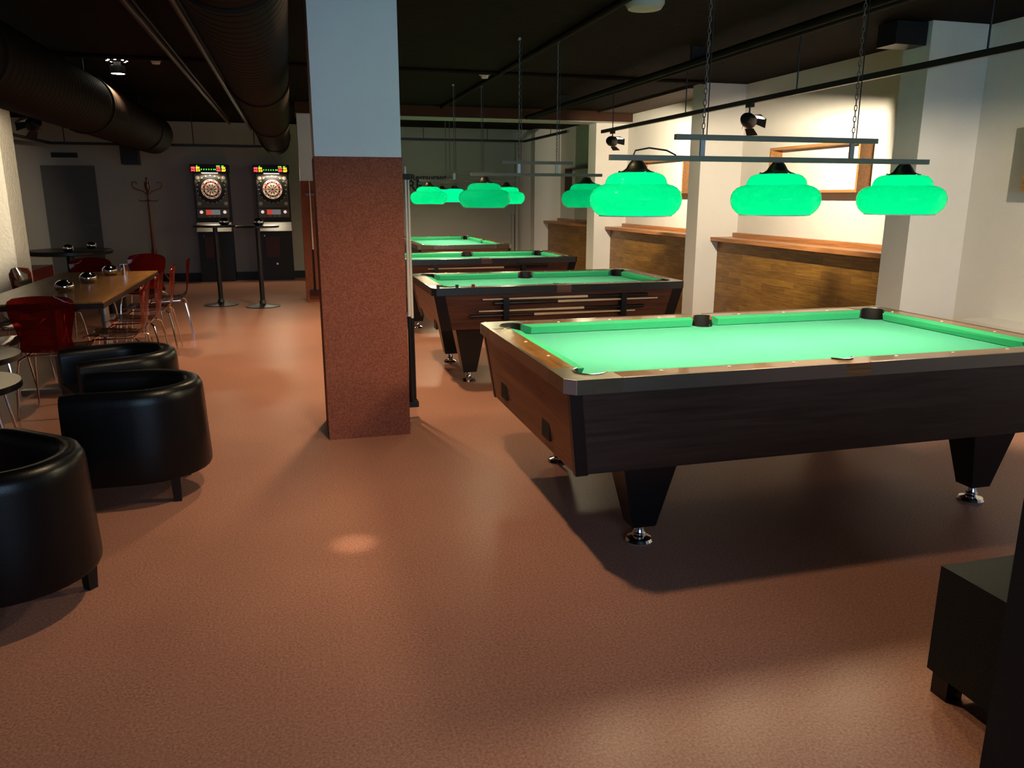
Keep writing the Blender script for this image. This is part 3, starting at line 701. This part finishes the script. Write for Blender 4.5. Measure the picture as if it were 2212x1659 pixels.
dart_machine('lit electronic dart machine, left one of the pair, below the ceiling pipes', (-1.32, 14.9, 0))
dart_machine('lit electronic dart machine, right one of the pair, beside the far pillar', (-.30, 14.9, 0))

# wall lettering
def wall_text(name, s, x, z, size, lab):
    tag(mk(name, textbm([(s, 0, 0)], size, 0, .004, .003), 'dark_sign', loc=(x, 15.293, z)), lab, 'wall lettering')
wall_text('wall_lettering', 'Restaurant', 2.215, 1.785, .158, 'dark word Restaurant painted on the back wall above the far lamps')
wall_text('wall_lettering', 'RE', 2.155, 1.60, .26, 'large dark capital letters RE below the word Restaurant')
# dark door in the back-left
d = struct('door_1', box(B(), -4.03, -3.21, 15.24, 15.298, 0, 1.99), 'door_grey')
bm = B(); cyl(bm, (-3.30, 15.24, 1.0), (-3.30, 15.19, 1.0), .012); cyl(bm, (-3.30, 15.19, 1.0), (-3.42, 15.19, 1.0), .01); mk('door_handle', bm, 'satin_steel', d)
tag(mk('wall_vent', box(B(), -3.85, -3.45, 15.27, 15.298, 2.12, 2.20), 'black_metal'), 'dark slot vent on the back wall above the grey door', 'vent')
# corner pipe at the back right
bm = B(); cyl(bm, (4.30, 15.22, 0), (4.30, 15.22, 2.5), .035, n=14); cyl(bm, (4.22, 15.22, 0), (4.22, 15.22, 1.15), .025, n=12); tag(mk('wall_pipe', bm, 'plaster_back'), 'vertical pipe in the back right corner behind the farthest table', 'pipe')

# ------------------------------------------------------------------ coat rack
t = thing('coat_stand', 'slim reddish bentwood coat stand before the back wall', 'coat stand', (-2.30, 14.6, 0))
bm = B(); lathe(bm, [(.022, .25), (.030, .5), (.024, .9), (.020, 1.5), (.022, 1.66), (.014, 1.75), (.022, 1.78), (.0, 1.80)], (0,0,0), 16); mk('pole', bm, 'bent_wood', t)
for k in range(4):
    an = k*PI/2+.3; c, s = math.cos(an), math.sin(an)
    P = lambda pts: [(c*r, s*r, z) for r, z in pts]
    mk('leg', tube(B(), P([(.02, .62), (.05, .45), (.09, .28), (.17, .12), (.27, .03), (.30, .015)]), .014, 8), 'bent_wood', t)
    mk('hook', tube(B(), P([(.01, 1.50), (.06, 1.56), (.14, 1.59), (.20, 1.61), (.235, 1.66), (.22, 1.715), (.17, 1.715), (.155, 1.68)]), .010, 8), 'bent_wood', t)
    mk('low_hook', tube(B(), P([(.01, 1.42), (.07, 1.405), (.13, 1.41), (.145, 1.43)]), .008, 8), 'bent_wood', t)

# ------------------------------------------------------------------ bistro tables
def ashtray(loc, label, group):
    t = thing('ashtray', label, 'ashtray', loc, 0, group)
    bm = B(); lathe(bm, [(.0, 0), (.045, .001), (.066, .02), (.072, .045), (.066, .068), (.055, .080)], (0,0,0), 28); mk('bowl', bm, 'chrome', t, sharp=60)
    bm = B(); lathe(bm, [(.055, .080), (.040, .092), (.022, .097), (.018, .088), (.0, .07)], (0,0,0), 28); mk('tilting_lid', bm, 'chrome', t, sharp=60)
    return t
def bistro(label, x, y):
    t = thing('standing_table', label, 'high table', (x, y, 0), 0, 'black standing tables by the dart machines')
    bm = B(); lathe(bm, [(.27, 1.075), (.285, 1.08), (.285, 1.10), (.27, 1.105), (.0, 1.105)], (0,0,0), 36); mk('tabletop', bm, 'black_laminate', t)
    bm = B(); cyl(bm, (0,0,.02), (0,0,1.08), .032, n=16); mk('post', bm, 'black_metal', t)
    bm = B(); lathe(bm, [(.23, 0), (.23, .010), (.12, .022), (.05, .045), (.034, .09)], (0,0,0), 32); mk('base', bm, 'black_metal', t)
bistro('black standing table in front of the left dart machine', -1.03, 11.65)
bistro('black standing table in front of the right dart machine', -.46, 11.35)
ashtray((-.90, 11.60, 1.105), 'chrome ashtray on the left standing table', 'chrome ashtrays')
ashtray((-.44, 11.32, 1.105), 'chrome ashtray on the right standing table', 'chrome ashtrays')

# ------------------------------------------------------------------ long table
t = thing('dining_table', 'long wooden table with dark edge among red chairs', 'table', (-1.80, 7.48, 0))
mk('tabletop', box(B(), -.44, .44, -1.25, 1.25, .738, .750), 'table_wood', t)
bm = B(); box(bm, -.445, .445, -1.255, 1.255, .700, .737); mk('dark_edge', bm, 'dark_wood', t, bevel=.003)
for y in (-.8, .8):
    mk('leg', cyl(B(), (0, y, .03), (0, y, .70), .04), 'satin_steel', t)
    bm = B(); box(bm, -.30, .30, y-.035, y+.035, 0, .03); mk('foot', bm, 'satin_steel', t, bevel=.005)
for x, y, lab in ((-1.775, 6.93, 'round chrome ashtray nearest the front end of the long table'), (-1.755, 7.62, 'round chrome ashtray in the middle of the long table'), (-1.72, 8.33, 'round chrome ashtray toward the far end of the long table')):
    ashtray((x, y, .750), lab, 'chrome ashtrays')
# glass near the far end
bm = B(); lathe(bm, [(.03, 0), (.034, .10), (.031, .10), (.027, .006), (0, .006)], (0,0,0), 20, caps=False)
tag(mk('drinking_glass', bm, 'chrome', loc=(-1.60, 8.35, .7505)), 'small shiny tumbler beside the far ashtray on the long table', 'glass')

# ------------------------------------------------------------------ red chairs
def red_chair(label, loc, rz):
    # local: faces +Y, seat centre at origin
    t = thing('red_chair', label, 'chair', loc, rz, 'red translucent chairs at the long table')
    prof = [(.22, .435, .19), (.20, .452, .205), (.10, .448, .215), (0, .438, .215), (-.10, .436, .205), (-.165, .448, .185), (-.20, .485, .165), (-.215, .54, .158), (-.228, .62, .175), (-.24, .70, .20), (-.252, .78, .208), (-.262, .83, .195), (-.266, .85, .165)]
    bm = B(); rows = []; n = 12; th = .008
    for i, (y, z, hw) in enumerate(prof):
        row = []
        back = max(0, (i-5)/7)
        for k in range(n+1):
            s = -1+2*k/n
            yy = y + back*.045*s*s; zz = z + (1-back)*.012*s*s - (.018*s*s if i >= 11 else 0)
            row.append(bm.verts.new((hw*s, yy, zz)))
        rows.append(row)
    for a, b in zip(rows, rows[1:]):
        for k in range(n): bm.faces.new([a[k], a[k+1], b[k+1], b[k]])
    bmesh.ops.solidify(bm, geom=bm.faces[:], thickness=th)
    mk('seat_shell', bm, 'red_acrylic', t, sharp=60)
    mk('under_frame', tube(B(), [(-.15, .15, .425), (.15, .15, .425), (.15, -.13, .425), (-.15, -.13, .425)], .008, 8, closed=True), 'chrome', t)
    for sx in (-1, 1):
        for sy in (-1, 1):
            mk('leg', tube(B(), [(sx*.15, sy*.14-.01*(sy < 0), .425), (sx*.19, sy*.18, .40), (sx*.205, sy*.20, .30), (sx*.225, sy*.235, .008), (sx*.225, sy*.235, 0)], .008, 8), 'chrome', t)
    return t
c0 = red_chair('red translucent chair at the near end of the long table, its back to the camera', (-1.66, 6.08, 0), 0)
freeze()
for loc, rz, lab in (((-1.37, 6.66, 0), PI/2, 'red chair on the right side of the long table, nearest the camera'),
                     ((-1.38, 7.42, 0), PI/2, 'red chair in the middle of the row on the right side of the long table'),
                     ((-1.38, 8.22, 0), PI/2+.05, 'red chair at the far end of the row on the right of the long table'),
                     ((-1.33, 8.93, 0), PI/2+.12, 'red chair beyond the far right corner of the long table'),
                     ((-2.22, 6.45, 0), -PI/2, 'red chair on the left of the long table, cut off by the picture edge'),
                     ((-2.22, 7.35, 0), -PI/2, 'red chair with orange glint left of the long table, before the white pillar'),
                     ((-2.23, 8.15, 0), -PI/2-.15, 'red chair on the left of the long table, farthest of that side'),
                     ((-2.12, 9.14, 0), PI, 'bright red chair at the far end of the long table, left one'),
                     ((-1.66, 9.62, 0), PI-.1, 'dark red chair at the far end of the long table, behind the last ashtray')):
    dup(c0, loc, rz, lab)

# back-left seating
t = thing('round_table', 'black round table with two ashtrays in the dim back left corner', 'table', (-3.05, 12.4, 0))
bm = B(); lathe(bm, [(.52, .69), (.55, .70), (.55, .74), (.54, .75), (.0, .75)], (0,0,0), 40); mk('tabletop', bm, 'black_laminate', t)
mk('post', lathe(B(), [(.30, 0), (.29, .02), (.05, .05), (.05, .69)], (0,0,0), 28), 'black_metal', t)
ashtray((-2.98, 12.05, .75), 'chrome ashtray on the black round table, nearer one', 'chrome ashtrays')
ashtray((-2.82, 12.65, .75), 'chrome ashtray on the black round table, farther one', 'chrome ashtrays')
t = thing('bench', 'dark red upholstered bench in the back left corner behind the white pillar', 'bench', (-3.95, 12.3, 0))
mk('base', box(B(), -.25, .30, -1.2, 1.4, 0, .25), 'black_laminate', t); mk('seat_cushion', box(B(), -.20, .32, -1.2, 1.4, .25, .45), 'red_vinyl', t, bevel=.03); mk('backrest', box(B(), -.32, -.18, -1.2, 1.4, .25, .88), 'red_vinyl', t, bevel=.03)
def stool(label, loc):
    t = thing('upholstered_stool', label, 'stool', loc, 0, 'stools at the black round table')
    mk('seat', lathe(B(), [(.20, .36), (.215, .38), (.215, .44), (.19, .46), (0, .462)], (0,0,0), 28), 'red_vinyl', t)
    mk('base', lathe(B(), [(.17, 0), (.17, .36)], (0,0,0), 28), 'black_laminate', t)
stool('red topped round stool beside the black round table', (-2.35, 11.3, 0))

# ------------------------------------------------------------------ lounge: tub chairs and small round tables
def tub_path():
    pts = []; R = .245
    for i in range(5): pts.append((-.30+.30*i/4, -R))
    for i in range(1, 16): an = -PI/2+PI*i/16; pts.append((R*1.02*math.cos(an), R*math.sin(an)))
    for i in range(5): pts.append((-.30*i/4, R))
    return pts
def tub_chair(label, loc, rz):
    t = thing('tub_chair', label, 'armchair', loc, rz, 'black leather tub chairs')
    path = tub_path(); N = len(path)
    sec = [(.062, .135), (.068, .155), (.060, .35), (.054, .52), (.050, .555), (.036, .582), (.008, .592), (-.022, .588), (-.040, .570), (-.046, .54), (-.046, .20), (-.046, .135)]
    bm = B(); rings = []
    for i, (x, y) in enumerate(path):
        tx, ty = path[min(i+1, N-1)][0]-path[max(i-1, 0)][0], path[min(i+1, N-1)][1]-path[max(i-1, 0)][1]
        l = math.hypot(tx, ty); nx, ny = ty/l, -tx/l
        e = i/(N-1); end = min(1, min(i, N-1-i)/1.0)
        sh = .9 if end < 1 else 1
        rings.append([bm.verts.new((x+nx*d*sh, y+ny*d*sh, z if z < .5 else .5+(z-.5)*(.93 if end < 1 else 1))) for d, z in sec])
    for a, b in zip(rings, rings[1:]):
        for k in range(len(sec)): bm.faces.new([a[k], a[(k+1) % len(sec)], b[(k+1) % len(sec)], b[k]])
    bm.faces.new(rings[0]); bm.faces.new(rings[-1][::-1])
    mk('shell', bm, 'black_leather', t, sharp=70)
    inner = [(x*.99, y*.80) for x, y in path]; inner = [(-.31, inner[0][1])]+[(min(x, .20), y) for x, y in inner[1:-1]]+[(-.31, inner[-1][1])]
    mk('seat_cushion', prism(B(), inner, .24, .385), 'black_leather', t, bevel=.02, seg=3)
    bp = [(-.30, -.26)]+[(x*.9, y) for x, y in path[1:-1]]+[(-.30, .26)]
    mk('seat_base', prism(B(), bp, .128, .24), 'black_leather', t)
    for x, y in ((.16, -.20), (.16, .20), (-.25, -.22), (-.25, .22)):
        mk('leg', frustum(B(), (x, y), 0, .135, .018, .018, .024, .024), 'black_laminate', t)
    return t
a0 = tub_chair('black leather tub chair in the middle of the three, facing left', (-.80, 4.22, 0), 0)
freeze()
dup(a0, (-1.04, 5.12, 0), math.radians(25), 'black leather tub chair farthest from the camera, behind the middle one')
dup(a0, (-1.10, 3.08, 0), math.radians(-39), 'black leather tub chair cut off by the left picture edge, nearest the camera')
def small_table(label, loc):
    t = thing('side_table', label, 'small table', loc, 0, 'small white round tables at the left edge')
    mk('tabletop', lathe(B(), [(.0, .541), (.345, .541), (.347, .55), (0, .5505)], (0,0,0), 48), 'white_laminate', t)
    mk('edge_band', lathe(B(), [(.33, .515), (.352, .517), (.352, .549), (.346, .549), (.346, .53), (.33, .515)], (0,0,0), 48, caps=False), 'black_laminate', t)
    for k in range(3):
        an = 2*PI*k/3+.2; mk('leg', cyl(B(), (.2*math.cos(an), .2*math.sin(an), .52), (.27*math.cos(an), .27*math.sin(an), 0), .009, n=10), 'chrome', t)
small_table('small white round table with black edge at left, nearer one', (-1.78, 4.52, 0))
small_table('small white round table with black edge at left, farther one', (-2.02, 5.35, 0))
# lounge chair cropped by the right edge
t = thing('lounge_chair', 'black upholstered lounge chair in the bottom right corner, cut off by the picture edge', 'armchair', (2.05, 1.4, 0))
mk('seat', box(B(), -.23, .40, -.02, .335, .075, .42), 'dark_fabric', t, bevel=.02, seg=3)
mk('backrest', box(B(), -.385, .45, -.32, -.022, .03, .80), 'dark_fabric', t, bevel=.03, seg=3)
for x, y in ((-.19, .29), (.35, .29)): mk('leg', box(B(), x-.03, x+.03, y-.03, y+.03, 0, .08), 'black_laminate', t)
for x, y in ((-.33, -.27), (.40, -.27)): mk('leg', box(B(), x-.03, x+.03, y-.03, y+.03, 0, .04), 'black_laminate', t)

# ------------------------------------------------------------------ lights
def point(loc, e, c, r=.05):
    l = bpy.data.lights.new('lamp_bulb_light', 'POINT'); l.energy = e; l.color = c; l.shadow_soft_size = r
    o = bpy.data.objects.new('lamp_bulb_light', l); COL.objects.link(o); o.location = loc
for x, y, z, wv in LIGHTS: point((x, y, z), 44*wv, (1, .84, .54), .075)
l = bpy.data.lights.new('window_daylight', 'AREA'); l.shape = 'RECTANGLE'; l.size = 3.8; l.size_y = 1.15; l.energy = 125; l.color = (.46, .70, 1)
o = bpy.data.objects.new('window_daylight', l); COL.objects.link(o); o.location = (1.4, -2.94, 1.75); o.rotation_euler = (PI/2, 0, 0)
wd = bpy.data.worlds.new('world'); sc.world = wd; wd.use_nodes = True
wd.node_tree.nodes['Background'].inputs[0].default_value = (.3, .4, .6, 1); wd.node_tree.nodes['Background'].inputs[1].default_value = .02

# ------------------------------------------------------------------ camera
F, P, RO, YA = 1686.6, .2365, .00136, .26945
cy, sy = math.cos(YA), math.sin(YA)
fwd = Vector((sy*math.cos(P), cy*math.cos(P), -math.sin(P))); right = Vector((cy, -sy, 0)); up = right.cross(fwd)
c, s = math.cos(RO), math.sin(RO)
r2 = c*right+s*up; u2 = -s*right+c*up
cam = bpy.data.cameras.new('camera'); co = bpy.data.objects.new('camera', cam); COL.objects.link(co)
co.matrix_world = Matrix(((r2.x, u2.x, -fwd.x, 0), (r2.y, u2.y, -fwd.y, 0), (r2.z, u2.z, -fwd.z, 1.5), (0, 0, 0, 1)))
cam.sensor_fit = 'HORIZONTAL'; cam.sensor_width = 36; cam.lens = 36*F/2212; cam.clip_start = .05
sc.camera = co
sc.view_settings.view_transform = 'Standard'; sc.view_settings.look = 'None'; sc.view_settings.gamma = 1; sc.view_settings.exposure = 0
sc.view_settings.use_curve_mapping = False
sc.cycles.use_denoising = True
sc.cycles.max_bounces = 8; sc.cycles.sample_clamp_indirect = 4
